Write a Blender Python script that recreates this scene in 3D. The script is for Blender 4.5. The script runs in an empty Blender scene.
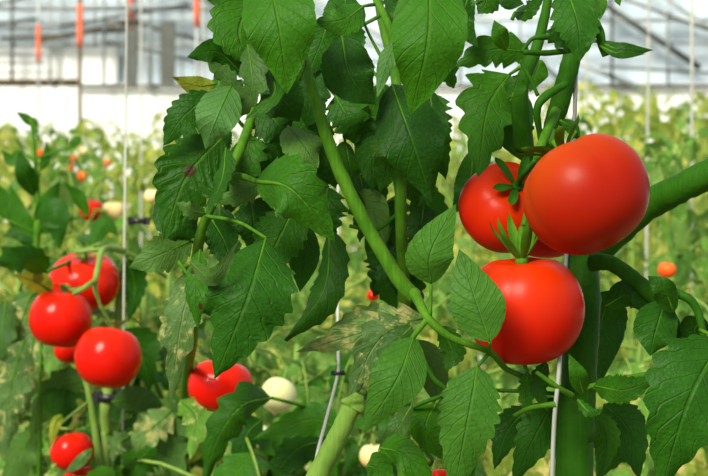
import bpy, bmesh, math, random
from mathutils import Vector, Matrix, noise

C = bpy.context.scene.collection
SC = bpy.context.scene
PI = math.pi

# ------------------------------------------------------------------ camera, sky, sun, exposure
F = 1500.0            # focal length in pixels of the 708-wide frame
CAMZ = 1.2
cd = bpy.data.cameras.new('camera'); cam = bpy.data.objects.new('camera', cd); C.objects.link(cam)
cam.location = (0, 0, CAMZ); cam.rotation_euler = (PI/2, 0, 0)
cd.sensor_width = 23.6; cd.lens = 50.0; cd.clip_start = 0.05; cd.clip_end = 100
cd.dof.use_dof = True; cd.dof.focus_distance = 0.99; cd.dof.aperture_fstop = 10.5
SC.camera = cam
w = bpy.data.worlds.new('sky'); SC.world = w; w.use_nodes = True
bg = w.node_tree.nodes['Background']
bg.inputs[0].default_value = (0.90, 0.96, 1.0, 1); bg.inputs[1].default_value = 0.55
sd = bpy.data.lights.new('sun', 'SUN'); sun = bpy.data.objects.new('sun', sd); C.objects.link(sun)
sd.energy = 4.4; sd.angle = math.radians(24); sd.color = (1.0, 0.94, 0.80)
sun.rotation_euler = Vector((-0.42, -0.68, 0.58)).to_track_quat('Z', 'Y').to_euler()
vs = SC.view_settings
vs.view_transform = 'Standard'; vs.look = 'None'; vs.gamma = 1; vs.use_curve_mapping = False
vs.exposure = 0.42

def at(px, py, d):
    return Vector(((px-354)/F*d, d, CAMZ-(py-238)/F*d))

# ------------------------------------------------------------------ materials
class NT:
    def __init__(s, name):
        s.m = bpy.data.materials.new(name); s.m.use_nodes = True
        s.n = s.m.node_tree.nodes; s.l = s.m.node_tree.links
        s.b = s.n['Principled BSDF']; s.out = s.n['Material Output']
    def add(s, t, **kw):
        x = s.n.new(t)
        for k, v in kw.items(): setattr(x, k, v)
        return x
    def math(s, op, a, b=None, c=None):
        x = s.n.new('ShaderNodeMath'); x.operation = op
        for i, v in enumerate((a, b, c)):
            if v is None: continue
            if isinstance(v, (int, float)): x.inputs[i].default_value = v
            else: s.l.new(v, x.inputs[i])
        return x.outputs[0]
    def mix(s, f, a, b):
        x = s.n.new('ShaderNodeMix'); x.data_type = 'RGBA'
        for i, v in ((0, f), (6, a), (7, b)):
            if isinstance(v, (int, float)): x.inputs[i].default_value = v
            elif isinstance(v, tuple): x.inputs[i].default_value = v + (1,) if len(v) == 3 else v
            else: s.l.new(v, x.inputs[i])
        return x.outputs[2]
    def ramp(s, v, lo, hi):
        x = s.n.new('ShaderNodeMapRange'); x.interpolation_type = 'SMOOTHSTEP'
        s.l.new(v, x.inputs[0]); x.inputs[1].default_value = lo; x.inputs[2].default_value = hi
        return x.outputs[0]
    def noise(s, scale, detail=2, coord=None, rough=.5):
        x = s.n.new('ShaderNodeTexNoise'); x.inputs['Scale'].default_value = scale; x.inputs['Detail'].default_value = detail
        x.inputs['Roughness'].default_value = rough
        if coord is not None: s.l.new(coord, x.inputs['Vector'])
        return x.outputs[0]
    def bump(s, h, strength, dist):
        x = s.n.new('ShaderNodeBump'); x.inputs['Strength'].default_value = strength; x.inputs['Distance'].default_value = dist
        s.l.new(h, x.inputs['Height']); return x.outputs[0]

def lin(r, g, b):
    f = lambda c: (c/255/12.92 if c/255 <= .04045 else ((c/255+.055)/1.055)**2.4)
    return (f(r), f(g), f(b))

def leafmat(name, top, under, vein, mottle=0.0, mcol=(.5, .4, .1), trans=0.3, island=False, rough=.5, vary=.35):
    if not island: top, under, vein, mcol = [tuple(c*.76 for c in q) for q in (top, under, vein, mcol)]  # near leaves darkened: the shade over the foreground is put into their colour
    t = NT(name)
    geo = t.add('ShaderNodeNewGeometry'); oi = t.add('ShaderNodeObjectInfo')
    tc = t.add('ShaderNodeTexCoord')
    uv = t.add('ShaderNodeSeparateXYZ'); t.l.new(tc.outputs['UV'], uv.inputs[0])
    u, v = uv.outputs[0], uv.outputs[1]
    a = t.math('MULTIPLY', t.math('ABSOLUTE', t.math('SUBTRACT', u, .5)), 2.0)
    ph = t.math('SUBTRACT', t.math('MULTIPLY', v, 8.0), t.math('MULTIPLY', a, 1.9))
    pp = t.math('ABSOLUTE', t.math('SUBTRACT', t.math('FRACT', ph), .5))
    lat = t.ramp(pp, .09, .0)
    midm = t.ramp(a, .07, .015)
    vm = t.math('MAXIMUM', t.math('MULTIPLY', lat, .55), midm)
    rnd = geo.outputs['Random Per Island'] if island else oi.outputs['Random']
    n1 = t.noise(70, 5, tc.outputs['Object'], .65)
    n2 = t.noise(420, 2, tc.outputs['Object'])
    dark = tuple(c*(1-vary) for c in top); lite = (top[0]*(1+vary*1.5), top[1]*(1+vary*.7), top[2]*(1+vary*.6))
    f = t.math('ADD', t.math('MULTIPLY', rnd, .5), t.math('MULTIPLY', n1, .75))
    c = t.mix(t.ramp(f, .3, .95), dark, lite)
    c = t.mix(t.math('MULTIPLY', t.ramp(n2, .55, .75), .22), c, vein)
    c = t.mix(t.math('MULTIPLY', vm, .55), c, vein)
    if mottle > 0:
        n3 = t.noise(75, 4, tc.outputs['Object'], .65)
        off = t.math('SUBTRACT', t.math('ADD', n3, t.math('MULTIPLY', t.math('SUBTRACT', rnd, .5), .12)), t.math('MULTIPLY', vm, .12))
        c = t.mix(t.ramp(off, .62-mottle*.25, .78-mottle*.25), c, mcol)
    und = t.mix(t.math('MULTIPLY', vm, .6), t.mix(.75, c, under), tuple(min(1, x*1.4) for x in under))
    c = t.mix(geo.outputs['Backfacing'], c, und)
    at_ = t.add('ShaderNodeAttribute', attribute_name='blight')
    bl = t.ramp(t.math('ADD', at_.outputs['Fac'], t.math('MULTIPLY', t.math('SUBTRACT', n2, .5), .5)), .45, .6)
    c = t.mix(bl, c, (.045, .018, .006))
    t.l.new(c, t.b.inputs['Base Color'])
    t.b.inputs['Roughness'].default_value = rough; t.b.inputs['Specular IOR Level'].default_value = .16
    h = t.math('ADD', t.math('MULTIPLY', vm, -.8), t.math('MULTIPLY', n2, .7))
    t.l.new(t.bump(h, .7, .0016), t.b.inputs['Normal'])
    tr = t.add('ShaderNodeBsdfTranslucent')
    tcx = t.mix(.5, c, (min(1, top[0]*4), min(1, top[1]*2.4), top[2]))
    t.l.new(tcx, tr.inputs[0])
    mx = t.add('ShaderNodeMixShader'); mx.inputs[0].default_value = trans
    t.l.new(t.b.outputs[0], mx.inputs[1]); t.l.new(tr.outputs[0], mx.inputs[2]); t.l.new(mx.outputs[0], t.out.inputs[0])
    return t.m

def stemmat(name, col, lite):
    col, lite = [tuple(c*.78 for c in q) for q in (col, lite)]  # stem colours darkened as well, carrying the painted foreground shade
    t = NT(name); tc = t.add('ShaderNodeTexCoord')
    n1 = t.noise(60, 3, tc.outputs['Object']); n2 = t.noise(900, 2, tc.outputs['Object'])
    mp = t.add('ShaderNodeMapping'); mp.inputs['Scale'].default_value = (500, 500, 12); t.l.new(tc.outputs['Object'], mp.inputs[0])
    n3 = t.noise(1, 2, mp.outputs[0])
    c = t.mix(t.ramp(t.math('ADD', t.math('MULTIPLY', n1, .6), t.math('MULTIPLY', n3, .4)), .3, .7), col, lite)
    t.l.new(c, t.b.inputs['Base Color']); t.b.inputs['Roughness'].default_value = .5
    t.b.inputs['Specular IOR Level'].default_value = .06
    t.l.new(t.bump(t.math('ADD', n2, n3), .35, .0008), t.b.inputs['Normal'])
    return t.m

def fruitmat(name, col, shoulder, rough=.30, coat=.02):
    t = NT(name); tc = t.add('ShaderNodeTexCoord')
    sp = t.add('ShaderNodeSeparateXYZ'); t.l.new(tc.outputs['Generated'], sp.inputs[0])
    n1 = t.noise(14, 3, tc.outputs['Object']); n2 = t.noise(260, 2, tc.outputs['Object'])
    f = t.math('ADD', t.math('MULTIPLY', sp.outputs[2], .75), t.math('MULTIPLY', n1, .45))
    c = t.mix(t.ramp(f, .45, 1.15), col, shoulder)
    t.l.new(c, t.b.inputs['Base Color']); t.b.inputs['Roughness'].default_value = rough
    t.b.inputs['Specular IOR Level'].default_value = .10
    t.b.inputs['Coat Weight'].default_value = coat; t.b.inputs['Coat Roughness'].default_value = .12
    t.b.inputs['Subsurface Weight'].default_value = .12; t.b.inputs['Subsurface Radius'].default_value = (.012, .003, .001)
    t.b.inputs['Subsurface Scale'].default_value = 1.0
    t.l.new(t.bump(n2, .05, .0008), t.b.inputs['Normal'])
    return t.m

def plain(name, col, rough=.6, metal=0, var=.15, scale=8):
    t = NT(name); tc = t.add('ShaderNodeTexCoord'); n1 = t.noise(scale, 4, tc.outputs['Object'])
    c = t.mix(t.ramp(n1, .3, .7), tuple(x*(1-var) for x in col), tuple(min(1, x*(1+var)) for x in col))
    t.l.new(c, t.b.inputs['Base Color']); t.b.inputs['Roughness'].default_value = rough; t.b.inputs['Metallic'].default_value = metal
    return t.m

VG = (.16, .30, .07)
M = {
 'dark':  leafmat('leaf_deep_green', (.016, .105, .002), (.07, .19, .03), (.05, .18, .010), trans=.2),
 'mid':   leafmat('leaf_mid_green', (.026, .145, .002), (.08, .22, .03), (.075, .22, .012), trans=.22),
 'light': leafmat('leaf_light_green', (.048, .185, .012), (.11, .23, .05), (.085, .24, .03), trans=.2, vary=.2),
 'grey':  leafmat('leaf_dull_green', (.066, .19, .028), (.09, .25, .055), (.13, .27, .07), trans=.22),
 'mottle':leafmat('leaf_mottled', (.11, .26, .06), (.18, .32, .11), (.26, .42, .15), .54, (.54, .54, .18), .25),
 'yellow':leafmat('leaf_yellowing', (.26, .38, .03), (.30, .34, .08), (.40, .50, .10), .4, (.46, .44, .05), .3),
 'bg':    leafmat('leaf_sunlit_far', (.19, .34, .040), (.33, .45, .10), (.38, .50, .12), .52, (.70, .58, .20), .45, True, vary=.6),  # paler, yellower green: sunlight on the far rows is painted into the colour
 'bgmid': leafmat('leaf_sunlit_middle', (.075, .24, .028), (.20, .36, .09), (.22, .40, .09), .32, (.58, .58, .20), .3, True, vary=.6),  # lightened green, with part of the background sunlight in its colour
 'stem':  stemmat('stem_green', (.045, .16, .006), (.095, .25, .015)),
 'stemd': stemmat('stem_dark_green', (.018, .095, .003), (.035, .14, .006)),
 'stemm': stemmat('stem_mid_green', (.12, .24, .03), (.19, .33, .055)),
 'steml': stemmat('stem_pale_green', (.16, .30, .04), (.27, .40, .09)),
 'red':   fruitmat('tomato_red', (.50, .008, .001), (.54, .030, .001), .36),
 'orange':fruitmat('tomato_orange_red', (.30, .009, .001), (.40, .048, .001), .38, .012),
 'bright':fruitmat('tomato_bright_red', (.58, .006, .001), (.64, .020, .002), .24, .10),
 'far_orange':fruitmat('tomato_orange', (.80, .075, .010), (.85, .16, .02)),
 'cream': fruitmat('tomato_unripe', (.62, .64, .30), (.66, .70, .38)),
 'creamo':fruitmat('tomato_turning', (.85, .62, .26), (.86, .72, .36)),
 'string':plain('string_white', (.50, .50, .43), .8),
 'stringg':plain('string_grey', (.30, .32, .27), .8),
 'black': plain('clip_black', (.008, .008, .009), .45),
 'sleeve':plain('sleeve_orange', (.80, .15, .05), .6),
 'steel': plain('steel_grey', (.09, .10, .085), .55, .2),
 'steelb':plain('steel_weathered', (.12, .08, .03), .65),
 'steell':plain('steel_galvanised', (.38, .42, .42), .5, .1),
 'white': plain('wall_white_sheet', (.86, .87, .86), .6, 0, .03, 2),
 'film':  plain('wall_blue_film', (.56, .66, .73), .4, 0, .2, 1.3),
 'soil':  plain('soil', (.16, .13, .06), .9, 0, .4, 12),
}

# ------------------------------------------------------------------ mesh helpers
def obj(name, bm, mats, parent=None, smooth=True):
    me = bpy.data.meshes.new(name); bm.to_mesh(me); bm.free()
    if smooth:
        for p in me.polygons: p.use_smooth = True
    for m in (mats if isinstance(mats, (list, tuple)) else [mats]): me.materials.append(m)
    o = bpy.data.objects.new(name, me); C.objects.link(o)
    if parent is not None:
        o.parent = parent
        o.matrix_parent_inverse = Matrix.Translation(parent.location).inverted()
    return o

def thing(name, label, cat, loc=(0, 0, 0), group=None):
    o = bpy.data.objects.new(name, None); C.objects.link(o); o.location = loc
    o.empty_display_size = .05
    return tag(o, label, cat, group)

def tag(o, label, cat, group=None):
    o['label'] = label; o['category'] = cat
    if group: o['group'] = group
    return o

def struct(o):
    o['kind'] = 'structure'; return o

def catmull(P, n):
    P = [Vector(p) for p in P]
    if len(P) == 2: return [P[0].lerp(P[1], i/n) for i in range(n+1)]
    Q = [P[0]*2-P[1]] + P + [P[-1]*2-P[-2]]
    out = []
    for i in range(1, len(Q)-2):
        a, b, c, d = Q[i-1:i+3]
        for k in range(n):
            t = k/n
            out.append(.5*((2*b)+(c-a)*t+(2*a-5*b+4*c-d)*t*t+(3*b-a-3*c+d)*t**3))
    out.append(P[-1]); return out

def tube(bm, pts, rad, seg=6, sides=10, mat=0, jit=0.0, cap=True):
    path = catmull(pts, seg); n = len(path)
    rs = rad if isinstance(rad, (list, tuple)) else [rad, rad]
    rings = []; up = Vector((.31, .87, .13))
    for i, p in enumerate(path):
        t = (path[min(i+1, n-1)]-path[max(i-1, 0)]).normalized()
        a = t.cross(up)
        if a.length < 1e-4: a = t.cross(Vector((1, 0, 0)))
        a.normalize(); b = t.cross(a).normalized(); up = -a.cross(t) if False else up
        f = i/(n-1)*(len(rs)-1); k = min(int(f), len(rs)-2); r = rs[k]+(rs[k+1]-rs[k])*(f-k)
        ring = []
        for j in range(sides):
            an = 2*PI*j/sides
            q = r*(1+jit*noise.noise(p*180+Vector((math.cos(an), math.sin(an), 0))))
            ring.append(bm.verts.new(p+a*math.cos(an)*q+b*math.sin(an)*q))
        rings.append(ring)
    for i in range(n-1):
        for j in range(sides):
            f = bm.faces.new((rings[i][j], rings[i][(j+1) % sides], rings[i+1][(j+1) % sides], rings[i+1][j])); f.material_index = mat; f.smooth = True
    if cap:
        for f in (bm.faces.new(rings[0][::-1]), bm.faces.new(rings[-1])): f.material_index = mat

def box(bm, a, b):
    vs_ = [bm.verts.new((x, y, z)) for x in (a[0], b[0]) for y in (a[1], b[1]) for z in (a[2], b[2])]
    for q in ((0, 1, 3, 2), (4, 6, 7, 5), (0, 4, 5, 1), (2, 3, 7, 6), (0, 2, 6, 4), (1, 5, 7, 3)): bm.faces.new([vs_[i] for i in q])

KIND = {  # serration depth, teeth per side, widest point, tip sharpness
 'smooth': (.035, 9, .74, 1.0), 'serrate': (.17, 8, .72, 1.0), 'lobed': (.34, 5.2, .66, .9), 'narrow': (.02, 6, .9, 1.2)}

def profile(v, kind, ph):
    amp, n, ex, sh = KIND[kind]
    w0 = max(0, math.sin(PI*min(1, max(0, v))**ex))**(.72 if v < .4 else sh*.95)
    f = (v*n+ph) % 1.0
    tooth = (f/.72)**.7 if f < .72 else 1-(f-.72)/.28
    return w0*(1-amp+amp*1.25*tooth*(1 if v < .93 else .3))

def leaf_surface(bm, pts, hw, N=Vector((0, -1, 0)), roll=0., kind='serrate', nv=40, ns=10, fold=.14, wave=.17, quilt=.085,
                 seed=0, flip=False, hole=None, spots=(), curl=0., twist=0., uvl=None, bl=None, mat=0):
    rng = random.Random(seed); ph1, ph2, o1, o2 = rng.random(), rng.random(), rng.uniform(0, 9), rng.uniform(0, 9)
    mid = catmull(pts, max(2, nv//(len(pts)-1))); nv = len(mid)-1
    L = sum((mid[i+1]-mid[i]).length for i in range(nv))
    hw2 = hw*rng.uniform(.92, 1.08)
    grid = []
    for i, p in enumerate(mid):
        v = i/nv
        t = (mid[min(i+1, nv)]-mid[max(i-1, 0)]).normalized()
        ac = t.cross(N)
        if ac.length < .05: ac = t.cross(Vector((1, .2, .1)))
        ac.normalize(); ac = Matrix.Rotation(roll+twist*(v-.4), 3, t) @ ac
        nn = ac.cross(t)
        row = []
        for j in range(ns+1):
            s = -1+2*j/ns; a = abs(s)
            W = (hw2 if s > 0 else hw)*profile(v, kind, ph1 if s > 0 else ph2)
            h = -fold*a*W*(1 if a < .7 else 1)
            h += wave*hw*(a**2)*math.sin(v*11+(o1 if s > 0 else o2))*math.sin(PI*v)**.5
            h += quilt*hw*(abs(math.sin(PI*(8*v-1.9*a)))-.5)*min(1, a*2.5)*math.sin(PI*min(1, v*1.02))**.5
            h -= curl*hw*(a**2)
            fwd = .22*a*W*(1-v)          # the blade sweeps towards the tip
            row.append((p+ac*s*W+nn*h+t*fwd, v, s))
        grid.append(row)
    V = [[bm.verts.new(c[0]) for c in r] for r in grid]
    for i in range(nv):
        for j in range(ns):
            vv, ss = (i+.5)/nv, -1+2*(j+.5)/ns
            if hole:
                if ((vv-hole[0])*L)**2+((ss-hole[1])*hw)**2 < hole[2]**2: continue
            q = [(i, j), (i, j+1), (i+1, j+1), (i+1, j)]
            if flip: q = q[::-1]
            f = bm.faces.new([V[a_][b_] for a_, b_ in q]); f.smooth = True; f.material_index = mat
            for lp, (a_, b_) in zip(f.loops, q):
                if uvl: lp[uvl].uv = ((grid[a_][b_][2]+1)/2, grid[a_][b_][1])
    if bl and spots:
        for i in range(nv+1):
            for j in range(ns+1):
                _, v, s = grid[i][j]
                for (sv, ss, r) in spots:
                    d = math.hypot((v-sv)*L, (s-ss)*hw)/r
                    V[i][j][bl] = max(V[i][j][bl], max(0, 1-d*.5))

def new_leaf_bm():
    bm = bmesh.new(); return bm, bm.loops.layers.uv.new('UVMap'), bm.verts.layers.float.new('blight')

SEED = [0]
def leaf(plant, pts, hw, mat='mid', d=1.0, kind='serrate', stalk=None, label=None, sr=2.2, smat='stem', **kw):
    """pts: (px, py[, depth offset]) base to tip; hw in pixels; stalk: points from the stem to the base."""
    SEED[0] += 1
    bm, uvl, bl = new_leaf_bm()
    P = [at(p[0], p[1], d+(p[2] if len(p) > 2 else 0)) for p in pts]
    leaf_surface(bm, P, hw*1.15/F*d, kind=kind, seed=SEED[0]*17+3, uvl=uvl, bl=bl, **kw)
    if stalk:
        S = [at(p[0], p[1], d+(p[2] if len(p) > 2 else 0)) for p in stalk]+[P[0]]
        tube(bm, S, [sr/F*d, sr*.75/F*d], 5, 7, mat=1)
    # midrib ridge on the back of the blade
    tube(bm, [p+Vector((0, .0006, 0)) for p in P], [sr*.6/F*d, sr*.12/F*d], 6, 6, mat=1)
    o = obj('leaf', bm, [M[mat], M[smat]], plant)
    if label: o['label'] = label
    return o

def stemob(plant, name, pts, rad, d=1.0, mat='stem', jit=.12, sides=14, label=None):
    bm = bmesh.new()
    P = [p if isinstance(p, Vector) else at(p[0], p[1], d+(p[2] if len(p) > 2 else 0)) for p in pts]
    tube(bm, P, [r/F*d for r in rad] if isinstance(rad, (list, tuple)) else rad/F*d, 8, sides, jit=jit)
    o = obj(name, bm, M[mat], plant)
    if label: o['label'] = label
    return o

# ------------------------------------------------------------------ tomatoes
def fruit_bm(R, h=.86, ribs=5, rib=.03, dip=.18, seed=0, seg=80, rings=40):
    rng = random.Random(seed); ph = rng.uniform(0, 6); ph2 = rng.uniform(0, 6); ph3 = rng.uniform(0, 6)
    bm = bmesh.new(); rows = []
    for i in range(rings+1):
        th = PI*i/rings; row = []
        for j in range(seg):
            f = 2*PI*j/seg
            rf = 2.2*abs(math.cos(ribs*f/2+ph))**.62-1.5
            k = 1+rib*rf*math.sin(th)**.7*(.55+.45*math.cos(th))+.025*math.cos(2*f+ph2)*math.sin(th)+.015*math.cos(3*f+ph3)*math.sin(th)
            r = math.sin(th)**.86*k
            z = math.cos(th)*h-dip*math.exp(-(th/.42)**2)+.05*math.exp(-((PI-th)/.4)**2)
            z += .35*rib*rf*math.exp(-((th-.55)/.4)**2)
            row.append(Vector((r*math.cos(f)*R, r*math.sin(f)*R, z*R)))
        rows.append(row)
    top = bm.verts.new(rows[0][0]); bot = bm.verts.new(rows[-1][0])
    V = [[bm.verts.new(p) for p in r] for r in rows[1:-1]]
    for j in range(seg):
        j2 = (j+1) % seg
        bm.faces.new((top, V[0][j], V[0][j2])); bm.faces.new((V[-1][j2], V[-1][j], bot))
        for i in range(len(V)-1): bm.faces.new((V[i][j], V[i+1][j], V[i+1][j2], V[i][j2]))
    return bm

def tomato(px, py, d, rpx, label, mat='red', axis=(0, 0, 1), h=.86, rib=.03, ribs=5, calyx=True, stalk=None, seed=1, spin=0, group=None, sep=.62, lift=.35, cmat='stem'):
    R = rpx/F*d; loc = at(px, py, d); ax = Vector(axis).normalized()
    rot = ax.to_track_quat('Z', 'Y').to_matrix().to_4x4() @ Matrix.Rotation(spin, 4, 'Z')
    if not calyx:
        bm = fruit_bm(R, h, ribs, rib, seed=seed, seg=28, rings=18)
        o = obj('tomato', bm, M[mat]); o.matrix_world = Matrix.Translation(loc) @ rot
        if d > 1.2:
            bm = bmesh.new(); tube(bm, [Vector((0, 0, (h-.16)*R)), Vector((0, .1*R, h*R+.7*R)), Vector((.6*R, 1.2*R, h*R+1.0*R)), Vector((1.0*R, 3.2*R, h*R+.3*R))], R*.07, 5, 7)
            t_ = obj('stalk', bm, M['steml']); t_.parent = o
        return tag(o, label, 'tomato', group)
    root = thing('tomato', label, 'tomato', loc, group)
    root.rotation_euler = rot.to_euler()
    o = obj('fruit', fruit_bm(R, h, ribs, rib, seed=seed), M[mat]); o.parent = root
    rng = random.Random(seed+5); z0 = (h-.18)*R
    bm, uvl, bl = new_leaf_bm()
    n = 6
    for k in range(n):
        an = 2*PI*k/n+rng.uniform(-.2, .2); ln = R*sep*rng.uniform(.85, 1.2); lf = lift*rng.uniform(.5, 1.5)
        dr = Vector((math.cos(an), math.sin(an), 0)); zz = Vector((0, 0, 1))
        base = zz*(z0+R*.03)+dr*R*.05
        P = [base, base+dr*ln*.45+zz*(R*.10+ln*lf*.35), base+dr*ln*.85+zz*(R*.08+ln*lf*.95), base+dr*ln*1.0+zz*(R*.06+ln*lf*1.6)]
        leaf_surface(bm, P, R*.10, N=zz, kind='narrow', nv=12, ns=4, fold=-.3, wave=.1, quilt=0, seed=k+seed, uvl=uvl, bl=bl)
    tube(bm, [Vector((0, 0, z0-R*.02)), Vector((0, 0, z0+R*.10))], [R*.13, R*.10], 2, 10)
    c = obj('calyx', bm, M[cmat]); c.parent = root
    if stalk:
        inv = (Matrix.Translation(loc) @ rot).inverted()
        pts = [Vector((0, 0, z0+R*.04)), Vector((0, 0, z0+R*.28))]+[inv @ at(*p) for p in stalk]
        bm = bmesh.new(); tube(bm, pts, [R*.065, R*.06], 6, 10, jit=.15)
        s_ = obj('stalk', bm, M[cmat]); s_.parent = root
    return root

# ------------------------------------------------------------------ the greenhouse
bm = bmesh.new(); box(bm, (-9, -1.5, -.1), (9, 12.6, 0)); struct(obj('floor', bm, M['soil'], smooth=False))
YW = 12.0
def zrow(py, Y): return CAMZ-(py-238)/F*Y
def xcol(px, Y): return (px-354)/F*Y
# far gable: white sheets below the gutter, a second band above it, blue film up to the ridge
bm = bmesh.new()
box(bm, (-9, YW, 0), (9, YW+.02, zrow(83, YW)))
struct(obj('wall_back', bm, M['white'], smooth=False))
bm = bmesh.new()
box(bm, (-9, YW+.03, zrow(83, YW)), (xcol(118, YW), YW+.05, zrow(48, YW)))
struct(obj('wall_back_upper', bm, M['white'], smooth=False))
bm = bmesh.new()
box(bm, (-9, YW+.10, zrow(92, YW)), (9, YW+.12, 4.4))
struct(obj('wall_back_film', bm, M['film'], smooth=False))
tn = [0]
def bar(a, b, r, mat, Y=YW-.05):
    tn[0] += 1
    A = Vector((xcol(a[0], Y), Y, zrow(a[1], Y))); B = Vector((xcol(b[0], Y), Y, zrow(b[1], Y)))
    bm = bmesh.new(); tube(bm, [A, B], r/F*Y, 1, 8)
    return struct(obj('trim_%d' % tn[0], bm, M[mat]))
bar((-400, 84), (78, 84), 5, 'steelb', YW+.03); bar((78, 86), (1100, 86), 2, 'steel')
bar((-100, 63), (46, 63), 1.2, 'steell'); bar((-300, 46), (1000, 42), 1.8, 'steell')
bar((40, 40), (130, 24), 2.6, 'steelb'); bar((100, 28), (140, 22), 4, 'steelb'); bar((-60, 8), (240, 8), 3, 'steell'); bar((-60, 26), (60, 26), 2.5, 'steell')
bar((95, -8), (95, 48), 1.6, 'steell'); bar((50, -30), (50, 84), 1.6, 'steell'); bar((150, -20), (150, 90), 2.5, 'steell')
bar((125, 20), (245, 52), 2.4, 'steel'); bar((150, -30), (260, 30), 2.4, 'steel')
bar((560, -25), (700, 68), 3.2, 'steel'); bar((640, -20), (720, 36), 2.4, 'steell'); bar((560, 55), (640, 88), 3, 'steell')
bar((660, 12), (760, 40), 2.4, 'steell'); bar((400, 20), (800, 20), 2, 'steell'); bar((460, -10), (560, 80), 2.6, 'steell')
bar((300, -10), (440, 70), 2.6, 'steell'); bar((200, 62), (470, 62), 1.4, 'steell')
for x_ in (-60, 12, 62, 104, 118, 182, 232, 300, 460, 520, 545, 612, 668, 724):
    bar((x_, -60), (x_, 86), 1.0 if x_ % 4 else 1.6, 'steell' if x_ % 3 else 'steel', YW-.1)
for (xa, ya, xb, yb) in ((-40, 14, 60, -12), (0, 38, 130, 30), (60, 26, 190, 4), (100, 40, 200, 62), (-60, 32, 40, 18), (600, -10, 708, 30), (570, 24, 640, -20), (600, 66, 720, 74)):
    bar((xa, ya), (xb, yb), 1.5, 'steel', YW-.15)
for k_ in range(7):
    bar((-60, 2+k_*6.3), (190, 1+k_*6.3), .7, 'steell', YW-.12)
# posts with orange sleeves in front of the gable
def post(px, Y, r, top, bot, sleeve, label, mat='steel'):
    x = xcol(px, Y)
    t = thing('greenhouse_post', label, 'post', (x, Y, 0), 'posts with orange sleeves')
    bm = bmesh.new(); tube(bm, [Vector((x, Y, 0)), Vector((x, Y, zrow(top, Y)))], r/F*Y, 4, 12)
    obj('shaft', bm, M[mat], t)
    bm = bmesh.new(); tube(bm, [Vector((x, Y, zrow(sleeve[1], Y))), Vector((x, Y, zrow(sleeve[0], Y)))], r*1.5/F*Y, 3, 14)
    obj('sleeve', bm, M['sleeve'], t)['label'] = 'orange sleeve'
post(38.5, 11.0, 1.5, -60, 476, (25, 62), 'thin grey greenhouse post with short orange sleeve, leftmost of the posts', 'steell')
post(80, 10.0, 2.0, -60, 476, (4, 47), 'grey greenhouse post with orange sleeve standing over the far orange tomatoes', 'steelb')
post(131, YW+.07, 2.4, -60, 476, (-30, 33), 'grey greenhouse post with high orange sleeve beside the dark grey column')
post(197, 9.6, 2.0, -60, 476, (-20, 27), 'grey greenhouse post with orange sleeve just left of the foreground leaves', 'steell')
for (px, y0, y1, wd, lab) in ((132, 30, 88, 5, 'dark grey steel strut below the highest orange sleeve'), (168, 22, 88, 7, 'broad dark grey steel strut right of the white string')):
    Y = 11.5; x = xcol(px, Y); bm = bmesh.new()
    box(bm, (x-wd/F*Y, Y-.03, zrow(y1, Y)), (x+wd/F*Y, Y+.03, zrow(y0, Y)))
    tn[0] += 1; struct(obj('trim_%d' % tn[0], bm, M['steel'], smooth=False))

# ------------------------------------------------------------------ background plants
def leaflet_bm(bm, base, dirv, ln, N, rng, uvl, bl, nv, ns, flip=False):
    side = dirv.cross(N); sag = Vector((0, 0, -1))
    P = [base, base+dirv*ln*.5+sag*ln*.03, base+dirv*ln*.95+sag*ln*rng.uniform(.1, .35)]
    leaf_surface(bm, P, ln*rng.uniform(.26, .36), N=N, roll=rng.uniform(-.7, .7), kind=rng.choice(['serrate', 'lobed', 'lobed']), nv=nv, ns=ns,
                 fold=rng.uniform(.05, .35), wave=.22, quilt=.07, seed=rng.randint(0, 99999), uvl=uvl, bl=bl, flip=flip)

def compound(bm, base, az, L, rng, uvl, bl, nv=8, ns=4, pitch=.35, droop=1.0, size=1.0):
    """one pinnate tomato leaf: rachis with paired leaflets and one at the tip"""
    out = Vector((math.cos(az), math.sin(az), 0)); up = Vector((0, 0, 1))
    P = [base, base+out*L*.45+up*L*pitch*.5, base+out*L*.8+up*L*(pitch*.45-droop*.22), base+out*L*.98+up*L*(pitch*.3-droop*.55)]
    path = catmull(P, 6); n = len(path)
    tube(bm, P, [.0032*size, .0012*size], 4, 5, mat=1)
    for f in (.34, .52, .68, .84, 1.0):
        i = min(n-1, int(f*(n-1))); p = path[i]; t = (path[min(i+1, n-1)]-path[max(i-1, 0)]).normalized()
        sd_ = t.cross(up).normalized(); N = sd_.cross(t).normalized()
        ln = L*rng.uniform(.24, .34)*(1.15 if f > .5 else .75)
        if f == 1.0: leaflet_bm(bm, p, (t+up*-.2).normalized(), ln*1.15, N, rng, uvl, bl, nv, ns)
        else:
            for sgn in (-1, 1):
                if rng.random() < .1: continue
                dv = (sd_*sgn+t*rng.uniform(.3, .9)+up*rng.uniform(-.6, .1)).normalized()
                leaflet_bm(bm, p, dv, ln, (N+Vector((rng.uniform(-.4, .4), rng.uniform(-.9, .1), 0))).normalized(), rng, uvl, bl, nv, ns)

def plant_proto(seed, H=1.7, nl=34, mat='bg'):
    rng = random.Random(seed)
    root = thing('tomato_plant', 'x', 'tomato plant')
    P = [Vector((rng.uniform(-.03, .03), rng.uniform(-.03, .03), H*k/5)) for k in range(6)]
    bm = bmesh.new(); tube(bm, P, [.009, .008, .004], 5, 8); obj('stem', bm, M['steml'], root)
    bm, uvl, bl = new_leaf_bm(); az = rng.uniform(0, 6)
    for k in range(nl):
        f = .22+.78*(k+rng.random()*.5)/nl; az += 2.4
        i = f*5; a = min(4, int(i)); base = P[a].lerp(P[a+1], min(1, i-a))
        compound(bm, base, az+rng.uniform(-.3, .3), rng.uniform(.18, .29)*(1 if f < .85 else .85), rng, uvl, bl, 8, 4, rng.uniform(.1, .8) if f < .9 else 1.2, rng.uniform(.6, 1.3))
    obj('foliage', bm, [M[mat], M['steml']], root)
    return root

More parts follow.
